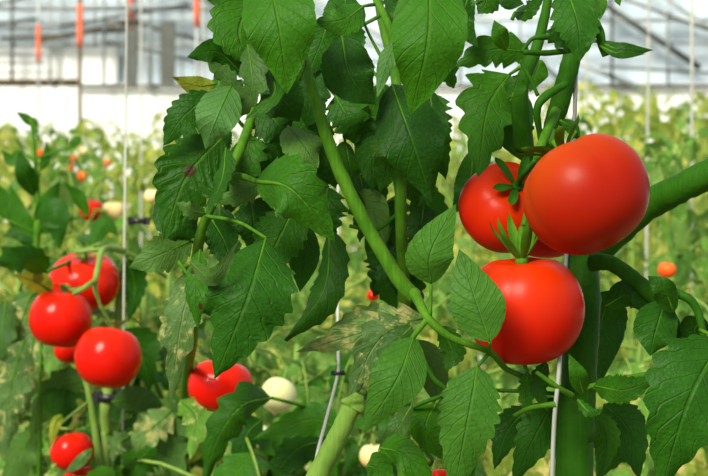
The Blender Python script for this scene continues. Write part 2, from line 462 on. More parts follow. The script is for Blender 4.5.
def dup(root, loc, rz, sc, label, group):
    r = root.copy(); C.objects.link(r); r.location = loc; r.rotation_euler = (0, 0, rz); r.scale = (sc,)*3
    for ch in list(root.children):
        c = ch.copy(); C.objects.link(c); c.parent = r
    return tag(r, label, 'tomato plant', group)

rng = random.Random(4)
protos = [plant_proto(100+i, mat='bg' if i < 4 else 'bgmid') for i in range(6)]
used = set()
def bgplant(px, Y, toppy, k, label, group):
    H = CAMZ-(toppy-238)/F*Y; x = xcol(px, Y)
    p = protos[k]
    if k not in used:
        used.add(k); p.location = (x, Y, 0); p.rotation_euler = (0, 0, rng.uniform(0, 6)); p.scale = (H/1.7,)*3
        return tag(p, label, 'tomato plant', group)
    return dup(p, (x, Y, 0), rng.uniform(0, 6), H/1.7, label, group)

ROWS = [(2.75, 0.25, 200, .8), (3.5, .26, 176, .6), (4.5, .29, 158, .4), (5.7, .32, 148, .3), (7.1, .36, 140, .2), (8.7, .4, 133, .1), (10.2, .36, 130, 0)]
NAMES = ['second', 'third', 'fourth', 'fifth', 'sixth', 'seventh', 'last']
for r, (Y, sp, top, dk) in enumerate(ROWS):
    half = 354/F*Y+.4; n = int(2*half/sp)+1
    for i in range(n):
        x = -half+(i+.5)*2*half/n+rng.uniform(-.06, .06)
        px = 354+x*F/Y
        tp = top+rng.uniform(-14, 16)-(30 if px > 540 else 0)
        k = rng.randint(0, 3) if rng.random() >= dk else rng.randint(4, 5)
        bgplant(px, Y+rng.uniform(-.15, .15), tp, k, 'blurred leafy tomato plant in the %s row behind the front plants' % NAMES[r], 'tomato plants in the %s row' % NAMES[r])

# ------------------------------------------------------------------ middle-distance plants, every leaf a part
def midplant(px, Y, toppy, seed, label, nl=20, mats=('bgmid', 'bg'), zmin=.6, size=1.0, stemm='steml'):
    rng = random.Random(seed); H = CAMZ-(toppy-238)/F*Y; x = xcol(px, Y)
    t = thing('tomato_plant', label, 'tomato plant', (x, Y, 0))
    P = [Vector((x+rng.uniform(-.015, .015), Y+rng.uniform(-.02, .02), H*k/5)) for k in range(6)]
    bm = bmesh.new(); tube(bm, P, [.009, .0075, .004], 5, 10); obj('stem', bm, M[stemm], t)
    az = rng.uniform(0, 6)
    for k in range(nl):
        z = zmin+(H-zmin)*(k+rng.random()*.6)/nl; az += 2.4; i = z/H*5; a = min(4, int(i))
        base = P[a].lerp(P[a+1], min(1, i-a)); bm, uvl, bl = new_leaf_bm()
        compound(bm, base, az, rng.uniform(.2, .3)*size, rng, uvl, bl, 14, 6, rng.uniform(.1, .7), rng.uniform(.7, 1.4), size)
        obj('leaf', bm, [M[rng.choice(mats)], M['steml']], t)
    return t
midplant(30, 2.3, 225, 11, 'dark green leafy tomato plant rising at the left edge behind the red cluster', 14, ('bgmid', 'mid', 'bgmid'), .75, .65)
midplant(168, 2.1, 262, 13, 'shaded tomato plant behind the red cluster, right of the black clip', 14, ('bgmid', 'mid', 'grey'))
midplant(255, 1.95, 350, 14, 'low pale tomato plant behind the white unripe tomato', 14, ('bgmid', 'grey', 'mid'))
midplant(340, 2.2, 285, 15, 'yellow green tomato plant seen between the centre stems', 14, ('bg', 'bgmid'))
midplant(460, 2.1, 330, 16, 'tomato plant behind the lower leaves, left of the thick main stem', 12, ('bgmid', 'mid', 'bg'))
midplant(640, 2.2, 300, 17, 'sunlit tomato plant behind the arching stalk at the right', 14, ('bg', 'bgmid'))

midplant(12, 2.0, 262, 41, 'pale green tomato plant at the left edge below the yellowed leaf', 22, ('bgmid', 'bg', 'grey'), .72, .6)
midplant(150, 1.95, 290, 42, 'tomato plant with small leaves between the red cluster and the crinkled mottled leaf', 22, ('bgmid', 'mid', 'bgmid', 'bg'), .72, .55)
midplant(300, 1.9, 345, 43, 'bushy tomato plant around the white unripe tomato', 22, ('bgmid', 'mid', 'bg'), .72, .55)
midplant(395, 1.85, 320, 44, 'bushy tomato plant behind the withered leaf and the cut stem', 20, ('bgmid', 'mid', 'bgmid'), .72, .55)
midplant(622, 1.9, 375, 45, 'low bushy tomato plant at right behind the brown spotted leaf', 20, ('bgmid', 'bg', 'mid'), .72, .55)
midplant(505, 1.8, 385, 46, 'low bushy tomato plant just left of the thick main stem', 16, ('bgmid', 'mid', 'bg'), .72, .5)

# ------------------------------------------------------------------ left plant with the red cluster
L = thing('tomato_plant', 'tomato plant on the white string bearing the red cluster at left', 'tomato plant', (xcol(104, 1.76), 1.76, 0))
stemob(L, 'stem', [Vector((xcol(104, 1.76), 1.76, 0)), (104, 520), (105, 430), (107, 392), (116, 330, .12), (124, 270, .10), (126, 252, .06)], [6.5, 6.5, 5.5, 5, 3], 1.76, 'steml')
stemob(L, 'side_shoot', [(104, 500), (95, 430), (88, 390), (82, 372)], [4, 3.5, 2.5], 1.75, 'steml')
stemob(L, 'side_shoot', [(38, 500), (40, 430), (40, 370), (44, 300, .04)], [2.6, 2, 1.6], 1.72, 'stem')
stemob(L, 'fruit_stalk', [(124, 251, .03), (104, 249, -.05), (98, 268, -.09), (95, 287, -.1), (100, 305, -.1)], [3.2, 3, 2.6, 1.4], 1.76, 'steml')
stemob(L, 'fruit_stalk', [(96, 280, -.1), (84, 288, -.12), (74, 294, -.1)], [2.6, 2.2], 1.76, 'steml')
leaf(L, [(46, 272), (26, 260, -.05), (-8, 262, -.08)], 14, 'dark', 1.72, stalk=[(70, 262, .1)])
leaf(L, [(52, 292), (36, 282, -.02), (14, 274, -.04)], 10, 'yellow', 1.74, label='yellowed leaf', spots=((.5, .4, .008),))
leaf(L, [(30, 296), (16, 345), (8, 436)], 18, 'mottle', 1.74, 'lobed', stalk=[(60, 280, .12)], quilt=.12, label='pale mottled crinkled leaf')
leaf(L, [(24, 340), (10, 395), (2, 462)], 17, 'mottle', 1.68, 'lobed', quilt=.26, wave=.3)
leaf(L, [(34, 330, .02), (30, 375, .0), (22, 420, .0)], 12, 'mottle', 1.72, 'lobed', quilt=.26, wave=.3)
leaf(L, [(6, 300, .02), (2, 340, .0), (-2, 390, .0)], 13, 'grey', 1.72, 'lobed', quilt=.2, wave=.3)
leaf(L, [(70, 366, .08), (62, 400, .05), (60, 440, .05)], 18, 'mid', 1.72, 'lobed')
leaf(L, [(86, 378, .05), (50, 395, .06), (30, 440, .06)], 15, 'grey', 1.72, 'lobed')
leaf(L, [(112, 402, .02), (140, 400), (168, 412)], 12, 'grey', 1.72, 'smooth')
leaf(L, [(122, 330, .1), (140, 352, .1), (150, 392, .1)], 22, 'mid', 1.76, 'serrate', roll=.4)
leaf(L, [(130, 436), (118, 444, -.02), (112, 462, -.02)], 10, 'mottle', 1.66, 'lobed')
leaf(L, [(172, 410, .02), (150, 430), (116, 452)], 16, 'mottle', 1.66, 'lobed', quilt=.1, label='yellow edged mottled leaf')
leaf(L, [(176, 416), (170, 440), (182, 484)], 20, 'grey', 1.68, 'lobed', stalk=[(200, 395)])
leaf(L, [(160, 440), (140, 460), (128, 492)], 18, 'mid', 1.7, 'lobed')
leaf(L, [(36, 430, .05), (20, 455, .02), (4, 500, .02)], 18, 'grey', 1.75, 'lobed')
leaf(L, [(62, 415), (55, 425), (50, 450)], 5, 'yellow', 1.68, 'smooth')
leaf(L, [(126, 258, .06), (135, 285, .08), (128, 322, .08)], 12, 'dark', 1.76, 'serrate')
tomato(85, 281, 1.84, 36, 'large red tomato at the back of the left cluster, green stalk crossing its front', 'bright', (.05, -.35, 1), .80, .02, seed=3, cmat='steml', stalk=[(76, 252, 1.80), (100, 249, 1.76)], sep=.45)
tomato(61, 318.5, 1.73, 32, 'round red tomato at the left edge of the left cluster, in front', 'bright', (.12, .1, 1), .95, .012, seed=4, cmat='steml', stalk=[(72, 290, 1.72), (84, 288, 1.68)], sep=.4)
tomato(108.5, 357, 1.67, 32.5, 'round red tomato hanging lowest in the left cluster, above the black clip', 'bright', (.15, .25, 1), .99, .015, seed=5, cmat='steml', stalk=[(110, 322, 1.68), (100, 305, 1.67)], sep=.4)
tomato(69, 350, 1.86, 15, 'sliver of red tomato hidden behind the two front tomatoes of the left cluster', 'bright', calyx=False, seed=6)
tomato(72, 451, 1.70, 21.5, 'small red tomato low at left beside the pale green stem', 'bright', (-.2, .2, 1), .92, .015, seed=7, cmat='steml', stalk=[(60, 425, 1.72), (90, 400, 1.75)], sep=.4)
tomato(80, 478, 1.74, 16, 'red tomato cut by the bottom edge under the small low red tomato', 'bright', calyx=False, seed=8)
leaf(L, [(92, 449, -.03), (78, 463, -.03), (64, 474, -.03)], 5, 'mottle', 1.66, 'smooth')

# upper-left dark shoots (slightly blurred)
U = thing('tomato_plant', 'young tomato plant with rounded dark leaves behind the left cluster', 'tomato plant', (xcol(38, 2.15), 2.15, 0))
stemob(U, 'stem', [Vector((xcol(38, 2.15), 2.15, 0)), (36, 300), (40, 230), (36, 175), (34, 140), (30, 118)], [4, 3, 2.2, 1.2], 2.15, 'stem')
for pts, hw, m in (
 ([(34, 196), (24, 172, -.03), (20, 150, -.03)], 10, 'mid'), ([(38, 228), (48, 205), (60, 180)], 11, 'mid'),
 ([(40, 232), (54, 214, -.02), (60, 250, -.02)], 17, 'dark'), ([(36, 250), (20, 222), (10, 185)], 13, 'mid'),
 ([(38, 240), (20, 232), (2, 236)], 10, 'mid'), ([(88, 215), (78, 198), (64, 182)], 8, 'mid'),
 ([(34, 126), (26, 118), (16, 112)], 5, 'mid'), ([(30, 118), (34, 122), (38, 128)], 4, 'mid'), ([(20, 150), (12, 160), (2, 150)], 7, 'mid'),
 ([(80, 144), (76, 142), (70, 146)], 6, 'mid'), ([(46, 258), (58, 270), (66, 250)], 12, 'mid'), ([(34, 262), (16, 258), (0, 246)], 13, 'mid'),
 ([(90, 250), (104, 224), (118, 236)], 9, 'mid'), ([(8, 220), (2, 200), (-4, 182)], 10, 'mid'), ([(40, 170), (46, 158), (47, 140)], 5, 'mid')):
    leaf(U, pts, hw*.85, m, 2.15, 'smooth', stalk=[(38, (pts[0][1]+14))], sr=1.4, roll=random.Random(pts[0][1]).uniform(-.5, .5))

# plant clips and strings
def string(px0, py0, px1, py1, d, r, label, mat='string', pts=None):
    bm = bmesh.new()
    A = at(px0, py0, d); B = at(px1, py1, d)
    if pts is None:
        dirn = (B-A).normalized(); up = A-dirn*((2.6-A.z)/-(-dirn.z) if False else (A.z-2.6)/dirn.z*-1*-1) if abs(dirn.z) > .1 else A
        k = (2.6-A.z)/dirn.z; up = A+dirn*k
        k2 = (.05-A.z)/dirn.z; lo = A+dirn*k2
        P = [up, A, B, lo] if lo.z < B.z else [up, A, B]
    else: P = [at(*p) for p in pts]
    tube(bm, P, r/F*d, 6, 6)
    return tag(obj('support_string', bm, M[mat]), label, 'string')
string(127, 0, 122, 476, 1.79, 1.2, 'white support string hanging past the red cluster at left')
string(573, 60, 556, 476, 1.055, 2.2, 'grey support string running down beside the thick main stem', 'stringg', pts=[(584, -420, 1.06), (576, 60, 1.06), (573, 130, 1.06), (566, 260, 1.06), (559, 370, .985), (552, 480, .99), (545, 900, 1.02)])
string(339, 200, 316, 460, 1.5, 1.35, 'white support string slanting past the pale cut stem', pts=[(341, -500, 1.55), (338, 200, 1.5), (338, 340, 1.3), (338, 372, 1.28), (326, 420, 1.25), (316, 462, 1.2), (312, 520, 1.15)])
string(649, 0, 648, 100, 3.3, 1.3, 'faint white string hanging left of the far right string')
string(692, 0, 692, 230, 2.9, 1.5, 'pale thick string hanging near the right edge')
string(141, 0, 141, 90, 4.2, 1.2, 'faint string hanging just right of the highest orange sleeve')
string(486+100, 0, 586, 100, 5, 1.2, 'faint far string behind the dark flower shoot')
string(203, 0, 205, 200, 5, 1.2, 'faint far string left of the foreground leaves')
def clip(px, py, d, wpx, label):
    bm = bmesh.new(); c = at(px, py, d); r = wpx/F*d
    for k in range(16):
        a0, a1 = 2*PI*k/16, 2*PI*(k+1)/16
        V = []
        for an in (a0, a1):
            for rr in (r*.55, r*.75):
                for z in (-r*.22, r*.22): V.append(bm.verts.new(c+Vector((math.cos(an)*rr, math.sin(an)*rr, z))))
        for q in ((0, 1, 5, 4), (2, 6, 7, 3), (1, 3, 7, 5), (0, 4, 6, 2)): bm.faces.new([V[i] for i in q])
    root = thing('plant_clip', label, 'clip', c)
    obj('ring', bm, M['black'], root)
    for s in (-1, 1):
        bm = bmesh.new(); box(bm, c+Vector((s*r*.7-r*.32, -r*.3, -r*.36)), c+Vector((s*r*.7+r*.32, r*.1, r*.36)))
        bmesh.ops.bevel(bm, geom=bm.edges[:], offset=r*.08, segments=2, affect='EDGES')
        obj('tab', bm, M['black'], root, smooth=False)
clip(110, 397, 1.755, 17, 'black plastic plant clip on the pale stem under the left cluster')
clip(139, 221, 1.80, 11, 'black plastic plant clip right of the cream tomato, beside the white string')
clip(338, 373, 1.28, 7, 'small black clip knotted on the slanting white string')

# ------------------------------------------------------------------ foreground: left-centre plant
A = thing('tomato_plant', 'dark leafy tomato plant left of centre with a dark spot on one leaf', 'tomato plant', (xcol(195, 1.1), 1.9, 0))
stemob(A, 'stem', [Vector((xcol(195, 1.1), 1.9, 0)), (182, 520, .84), (185, 400, .6), (193, 330, .22), (196, 262, .04), (206, 218), (222, 186), (240, 150), (252, 110, .03), (258, 40, .04), (262, -40, .04)], [8, 8, 7, 5.5, 5, 5, 4.5, 4], 1.06)
leaf(A, [(264, -42), (279, 25, -.03), (287, 94, -.02)], 33, 'mid', .98, 'smooth', fold=.15, label='long pointed leaf speckled with pale dots')
leaf(A, [(256, -6, .02), (239, 30, .0), (250, 66, .0)], 26, 'mid', 1.0, 'serrate', roll=-.3)
leaf(A, [(248, 45), (252, 85, -.01), (240, 118, .01)], 15, 'grey', .99, 'lobed', roll=.5)
leaf(A, [(243, 74), (217, 52, -.01), (187, 57, -.02)], 13, 'dark', 1.01, 'smooth', stalk=[(252, 86, .04)])
leaf(A, [(242, 100), (226, 78), (206, 60)], 12, 'grey', .99, 'lobed', roll=-.5)
leaf(A, [(216, 84, .05), (196, 86, .04), (172, 77, .03)], 9, 'yellow', 1.04, 'smooth', label='yellow leaf with brown tip', spots=((.96, 0, .004),))
leaf(A, [(231, 86, .0), (217, 116, -.02), (205, 149, -.01)], 19, 'grey', .985, 'smooth', flip=True, label='pale leaf showing its underside')
leaf(A, [(214, 94, .03), (184, 116, .02), (163, 146, .02)], 17, 'dark', 1.02, 'serrate')
leaf(A, [(264, 62), (275, 92, -.02), (244, 120, -.02)], 12, 'mid', 1.0, 'smooth', roll=.7)
leaf(A, [(262, 86, .03), (284, 100, .02), (300, 122, .03)], 20, 'dark', 1.03, 'smooth')
leaf(A, [(222, 138, .03), (186, 178, .02), (164, 240, .02)], 32, 'mid', 1.03, 'serrate', quilt=.07, spots=((.43, .02, .0048), (.43, .02, .0040)), nv=90, ns=30, label='scalloped leaf with a dark round spot')  # the spot paints the shaded dark of a hole onto the blade
leaf(A, [(196, 158, .06), (188, 184, .06), (184, 214, .06)], 14, 'dark', 1.05, 'smooth')
leaf(A, [(226, 148, .0), (222, 180, -.01), (206, 214, -.01)], 12, 'mid', 1.02, 'serrate', roll=.8)
leaf(A, [(256, 181), (292, 190, -.03), (335, 241, -.02)], 29, 'mid', 1.0, 'serrate', stalk=[(224, 180, .04), (240, 176, .02)], sr=4, label='broad dark leaf with pale edge')
leaf(A, [(258, 183, .02), (240, 194, .01), (214, 203, .02)], 12, 'grey', 1.02, 'lobed')
leaf(A, [(262, 140, .05), (250, 170, .05), (268, 195, .05)], 22, 'dark', 1.06, 'smooth')
leaf(A, [(288, 126), (305, 146, -.02), (318, 168, -.02)], 17, 'grey', 1.02, 'smooth', roll=-.5)
leaf(A, [(296, 206, .05), (278, 240, .04), (256, 282, .04)], 24, 'mid', 1.05, 'serrate')
leaf(A, [(308, 226, .06), (304, 260, .05), (300, 292, .05)], 14, 'dark', 1.06, 'smooth')
leaf(A, [(330, 228, .03), (324, 290, .01), (284, 340, .01)], 17, 'mid', 1.05, 'serrate', roll=.5, curl=.4, label='curled leaf with brown edge', spots=((.75, .95, .006), (.85, .95, .006), (.65, 1, .004)))
leaf(A, [(266, 238), (247, 300, -.03), (214, 380, -.02)], 39, 'dark', 1.0, 'serrate', quilt=.13, curl=.1, stalk=[(206, 216, .05), (238, 222, .02)], label='large blistered hanging leaf')
leaf(A, [(190, 262), (214, 277, -.02), (240, 240, -.01)], 9, 'grey', .98, 'smooth', roll=.6)
leaf(A, [(212, 220), (226, 246), (234, 282)], 15, 'dark', 1.03, 'serrate', roll=-.4)
leaf(A, [(200, 250, .02), (196, 290), (198, 330)], 10, 'mid', 1.04, 'serrate', label='narrow leaf with brown spots', spots=((.25, .3, .003), (.7, -.6, .003)))
leaf(A, [(192, 240, .04), (162, 254, .02), (128, 268, .02)], 18, 'grey', 1.08, 'serrate', stalk=[(200, 240, .0)], label='dull green leaf pointing left')
leaf(A, [(198, 262, .04), (182, 320, .02), (170, 402, .03)], 18, 'mottle', 1.08, 'lobed', quilt=.14, wave=.2, label='pale crinkled mottled leaf')
leaf(A, [(190, 280, .08), (172, 312, .08), (160, 350, .08)], 12, 'mottle', 1.1, 'lobed', quilt=.12)
leaf(A, [(205, 214, .0), (190, 210, -.01), (176, 202, -.01)], 8, 'grey', 1.0, 'lobed')
leaf(A, [(230, 128, .04), (215, 140, .03), (196, 160, .03)], 16, 'dark', 1.05, 'serrate')
leaf(A, [(240, 210, .06), (262, 218, .06), (256, 250, .06)], 16, 'dark', 1.08, 'serrate')
leaf(A, [(252, 5, .03), (228, 18, .03), (214, 40, .02)], 13, 'dark', 1.02, 'lobed')
leaf(A, [(240, -6, .05), (222, 0, .05), (205, -2, .05)], 8, 'dark', 1.02, 'smooth')
leaf(A, [(300, 60, .06), (292, 96, .06), (318, 130, .06)], 22, 'dark', 1.07, 'smooth')
leaf(A, [(320, 110, .07), (312, 150, .07), (326, 200, .07)], 22, 'dark', 1.09, 'serrate')
leaf(A, [(268, 190, .08), (290, 160, .08), (318, 150, .08)], 18, 'dark', 1.1, 'serrate')
stemob(A, 'tendril', [(288, 75), (298, 60, -.02), (306, 62, -.02), (300, 80)], [1.5, 1.2, .8], 1.0, 'stem')

# ------------------------------------------------------------------ foreground: centre plant
B = thing('tomato_plant', 'centre tomato plant with a long slanting side shoot and pale lower leaves', 'tomato plant', (xcol(402, 1.1), 1.1, 0))
stemob(B, 'stem', [Vector((xcol(405, 1.1), 1.1, 0)), (404, 520, .04), (404, 300, .03), (401, 220), (400, 150), (396, 80, .02), (380, 10, .03), (372, -60, .03)], [7, 7, 6, 5.5, 5, 4], 1.06)
stemob(B, 'slanting_shoot', [(300, 40, .03), (312, 90), (335, 160), (366, 225), (398, 278), (416, 298)], [4, 5.5, 6.5, 7, 7.5, 8], 1.0)
stemob(B, 'leaf_stalk', [(414, 292), (421, 306, -.02), (429, 319, -.03), (452, 338, -.03), (490, 352, -.02), (512, 372, .02), (576, 392, .06)], [5.5, 4.5, 3.6, 3, 2.6], .98, 'stem')
stemob(B, 'leaf_stalk', [(428, 318, -.03), (414, 336, -.03), (404, 352, -.02)], [3, 2.2], .98, 'stem')
stemob(B, 'leaf_stalk', [(376, 0, .02), (388, 24), (392, 45), (386, 62), (372, 40, .0), (358, 10, .0)], [3.5, 4, 3, 1.6, 1.2], 1.0, 'stem')
stemob(B, 'leaf_stalk', [(402, 210, .04), (376, 230, .05), (350, 226, .06)], [2.5, 2], 1.02, 'stemd')
leaf(B, [(342, 36), (350, 75, -.02), (376, 105, -.01)], 24, 'dark', 1.02, 'smooth', stalk=[(380, 16, .04)])
leaf(B, [(364, 6), (342, 20, -.02), (314, 22, -.02)], 15, 'mid', 1.0, 'serrate', stalk=[(376, 4, .02)])
leaf(B, [(342, 12, .04), (352, 40, .04), (360, 60, .04)], 14, 'dark', 1.03, 'serrate')
leaf(B, [(330, 18, .05), (318, 50, .05), (305, 78, .05)], 16, 'dark', 1.06, 'smooth')
leaf(B, [(430, -36), (428, 40, -.03), (410, 115, -.01)], 33, 'mid', .97, 'smooth', fold=.2, label='long pointed hanging leaf with yellow tip')
leaf(B, [(416, -8, .02), (404, 14, .02), (392, 40, .02)], 14, 'mid', .99, 'serrate')
leaf(B, [(397, 40), (386, 64, -.01), (377, 98, -.01)], 8, 'grey', .975, 'smooth', flip=True, label='narrow pale leaf showing its underside')
leaf(B, [(392, 84, .0), (412, 140, -.02), (432, 202, -.01)], 30, 'dark', 1.03, 'smooth', fold=.25)
leaf(B, [(430, 90, .03), (436, 140, .02), (446, 180, .03)], 15, 'dark', 1.05, 'serrate')
leaf(B, [(388, 110, .05), (374, 150, .05), (372, 192, .05)], 18, 'dark', 1.06, 'smooth')
leaf(B, [(396, 142, .02), (382, 146), (372, 158)], 12, 'mid', 1.03, 'smooth', flip=True)
leaf(B, [(384, 150, .04), (386, 170, .04), (380, 192, .04)], 12, 'mid', 1.03, 'smooth')
leaf(B, [(350, 205, .07), (372, 212, .06), (384, 250, .06)], 18, 'grey', 1.06, 'smooth', roll=.4)
leaf(B, [(400, 250, .05), (402, 285, .05), (416, 335, .05)], 24, 'dark', 1.05, 'serrate')
leaf(B, [(420, 180, .06), (430, 220, .06), (416, 262, .06)], 18, 'dark', 1.08, 'serrate')
leaf(B, [(398, 200, .07), (382, 240, .07), (384, 300, .07)], 17, 'dark', 1.08, 'smooth')
leaf(B, [(431, 284), (431, 252, -.01), (456, 204, .0)], 21, 'light', .95, 'smooth', stalk=[(430, 316, 0)], label='upright light green leaf beside the red tomatoes', wave=.05)
leaf(B, [(490, 342), (476, 300, .0), (459, 249, .01)], 24, 'light', .93, 'smooth', stalk=[(489, 353, .03)], label='light green leaf overlapping the lower red tomato', wave=.05)
leaf(B, [(414, 337), (397, 380, -.02), (362, 434, -.01)], 23, 'light', .95, 'smooth', label='long light green hanging leaf', fold=.2, wave=.05)
leaf(B, [(478, 366), (468, 420, -.01), (452, 500, 0)], 28, 'light', .96, 'serrate', stalk=[(489, 353, .0)], label='large light green leaf at the bottom edge', wave=.08)
leaf(B, [(436, 404, .03), (426, 428, .02), (443, 460, .03)], 15, 'mid', .99, 'smooth', stalk=[(440, 398, .03)])
leaf(B, [(380, 448, .02), (405, 456), (440, 496)], 15, 'mid', .97, 'smooth', stalk=[(376, 470, .02)])
leaf(B, [(412, 406, .02), (396, 430, .01), (378, 450, .02)], 9, 'grey', .98, 'smooth')
leaf(B, [(366, 466), (378, 470), (392, 500)], 14, 'mid', .97, 'smooth')
stemob(B, 'leaf_stalk', [(416, 340, .03), (432, 376, .03), (446, 392, .03), (420, 404, .03), (408, 410, .03)], [2.4, 2.6, 2.2, 1.6], .98, 'stemd')
leaf(B, [(424, 318), (374, 330), (296, 352)], 19, 'mottle', 1.04, 'lobed', quilt=.22, wave=.28, label='withered yellow grey leaf', fold=.3)
leaf(B, [(410, 322), (376, 344), (348, 404)], 19, 'mottle', 1.03, 'lobed', quilt=.22, wave=.25)
leaf(B, [(400, 318, .02), (366, 316, .02), (330, 328, .02)], 13, 'mottle', 1.05, 'lobed', quilt=.2, wave=.25)
leaf(B, [(412, 326), (390, 352), (376, 404)], 12, 'grey', 1.02, 'lobed', quilt=.14, wave=.2)
leaf(B, [(440, 326, .04), (452, 350, .04), (446, 372, .04)], 14, 'mid', 1.0, 'serrate', roll=.5)
leaf(B, [(415, 340, .06), (432, 370, .06), (440, 410, .06)], 16, 'grey', 1.02, 'smooth')
K = thing('cut_stem', 'thick pale green cut stem slanting up from the bottom edge', 'stem', at(300, 520, .98))
stemob(K, 'stalk', [(296, 520), (322, 468), (338, 436), (352, 406)], [12, 11, 10, 9.5], .98, 'stemm', sides=18)
stemob(K, 'withered_tip', [(351, 409, -.002), (356, 400), (359, 394)], [11, 9, 5], .98, 'stemm', jit=.6, sides=18)

def filler(plant, spots, seed):
    rg = random.Random(seed)
    for (px, py) in spots:
        ln = rg.uniform(46, 66); a = rg.uniform(-.7, .7)
        dx, dy = math.sin(a)*ln, math.cos(a)*ln
        dd = rg.uniform(.02, .09)
        leaf(plant, [(px-dx*.5, py-dy*.5, dd), (px+rg.uniform(-6, 6), py, dd-.01), (px+dx*.5, py+dy*.5, dd)], rg.uniform(16, 22), rg.choice(['dark', 'dark', 'mid']), 1.07,
             rg.choice(['serrate', 'smooth', 'lobed']), roll=rg.uniform(-.8, .8), stalk=[(px-dx*.5+rg.uniform(-14, 14), py-dy*.5-14, dd+.01)])
filler(A, [(240, 30), (262, 70), (215, 105), (275, 125), (200, 150), (240, 165), (280, 165), (310, 100), (225, 235), (250, 225), (300, 185), (325, 165), (205, 300), (262, 270), (296, 140), (180, 220), (232, 190), (330, 215)], 5)
filler(B, [(360, 90), (345, 120), (370, 130), (395, 110), (440, 60), (425, 150), (410, 180), (372, 180), (350, 170), (392, 225), (405, 270), (440, 120), (380, 270), (345, 20), (400, 20), (455, 30), (360, 210), (425, 235)], 6)

# ------------------------------------------------------------------ foreground: right plant with the big tomatoes
R = thing('tomato_plant', 'main tomato plant at right bearing the three big red tomatoes', 'tomato plant', (xcol(575, 1.06), 1.06, 0))
stemob(R, 'stem', [Vector((xcol(574, 1.06), 1.06, 0)), (574, 520), (576, 440), (580, 360), (584, 280, .02), (574, 220, .05), (556, 170, .05), (552, 135, .03), (562, 95, .02), (572, 55, .02), (578, 0, .02), (580, -60, .02)], [19, 19, 18, 17, 15, 12, 10, 10, 9, 8], 1.04, 'stemd', sides=20)
stemob(R, 'side_branch', [(588, 262, .03), (640, 212, .02), (678, 189), (730, 165, -.02)], [14, 15, 15, 15], 1.04, 'stemd', sides=18)
stemob(R, 'leaf_stalk', [(592, 262, .01), (612, 264), (640, 284, -.01), (664, 310, -.01), (680, 340, -.01), (686, 380, 0)], [9, 8, 8, 8, 7.5, 5], 1.02, 'stemd')
stemob(R, 'leaf_stalk', [(662, 296, -.01), (684, 296, -.02), (698, 312, -.02), (706, 350, -.02)], [5, 4.5, 4, 3], 1.0, 'stemd')
stemob(R, 'leaf_stalk', [(590, 388, 0), (620, 380), (650, 374), (676, 370)], [4, 3.6, 3, 2.2], 1.0, 'stem')
stemob(R, 'fruit_stalk', [(556, 110, .0), (540, 150, -.02), (536, 172, -.0), (532, 196, -.0), (524, 226, -.01)], [5, 5, 4.5, 4, 3.6], 1.02, 'stem')
stemob(R, 'leaf_stalk', [(566, 84, 0), (546, 96, -.01), (537, 110, -.01), (541, 140, 0)], [4, 4.5, 4, 3], 1.01, 'stemd')
stemob(R, 'leaf_stalk', [(572, 50, 0), (548, 53, -.01), (524, 52, -.02)], [3, 3, 2.5], 1.01, 'stemd')
stemob(R, 'leaf_stalk', [(566, 36, 0), (545, 37, -.01), (532, 39, -.01), (522, 52, -.01)], [3, 3, 2, 2], 1.02, 'stemd')
stemob(R, 'side_shoot', [(524, 150, .02), (520, 110, .01), (522, 84, .01), (536, 50, .02), (546, 10, .02), (552, -30, .02)], [9, 9, 8, 6, 5, 4], 1.04, 'stemd')
stemob(R, 'side_shoot', [(520, 60, .0), (530, 78, 0), (538, 96, 0)], [2, 2], 1.0, 'stemd')
leaf(R, [(530, 52), (492, 50, -.01), (454, 67, -.01)], 16, 'mid', 1.09, 'lobed', stalk=[(548, 53, .01)])
leaf(R, [(506, 50, .0), (500, 34, -.01), (494, 20, -.01)], 8, 'mid', .99, 'smooth')
leaf(R, [(510, 74, .03), (488, 108, .02), (478, 178, -.01)], 30, 'mid', 1.05, 'lobed', stalk=[(522, 66, .02)], label='deeply lobed leaf above the rear red tomato')
leaf(R, [(512, 98, .0), (516, 84), (520, 74)], 10, 'mid', .99, 'serrate')
leaf(R, [(515, 12, .02), (528, 10), (545, -4)], 9, 'mid', 1.0, 'serrate', stalk=[(512, 20, .02)])
leaf(R, [(482, -8, .0), (486, 2), (478, 14)], 14, 'mid', 1.0, 'serrate')
leaf(R, [(470, -6, .03), (462, 20, .03), (478, 48, .03)], 12, 'dark', 1.03, 'smooth')
leaf(R, [(500, -8, .0), (510, 0), (524, 4)], 9, 'dark', 1.0, 'smooth')
leaf(R, [(566, -14), (578, 24, -.02), (580, 62, -.02)], 21, 'dark', 1.0, 'serrate')
leaf(R, [(560, 22, .0), (562, 36), (576, 54)], 14, 'dark', 1.0, 'lobed')
leaf(R, [(600, 42, .0), (622, 50, -.01), (654, 50, -.01)], 7, 'dark', .99, 'narrow', stalk=[(590, 40, .0)], label='slender dark sepal pointing right')
leaf(R, [(600, 46, .0), (620, 54, -.01), (646, 54, -.01)], 4, 'mid', .985, 'narrow')
stemob(R, 'leaf_stalk', [(584, 18, 0), (598, 28), (602, 44), (606, 56)], [3, 4.5, 4.5, 4], .99, 'stemd')
leaf(R, [(588, -10, .05), (598, 4, .05), (600, 20, .05)], 9, 'light', 1.02, 'smooth')
leaf(R, [(620, -12, .05), (618, -2, .05), (620, 6, .05)], 4, 'light', 1.02, 'smooth')
leaf(R, [(528, 96, .04), (512, 124, .03), (534, 168, .03)], 22, 'dark', 1.05, 'smooth')
leaf(R, [(560, 120, .0), (572, 128), (580, 142)], 6, 'mid', 1.0, 'narrow')
leaf(R, [(474, 150, .06), (468, 190, .06), (452, 214, .06)], 13, 'dark', 1.08, 'smooth')
leaf(R, [(542, 60, .05), (536, 72, .05), (530, 92, .05)], 12, 'mid', 1.04, 'smooth')
leaf(R, [(612, 290, .03), (600, 330, .04), (592, 400, .04)], 24, 'dark', 1.07, 'smooth', label='broad dark leaf beside the thick stem')
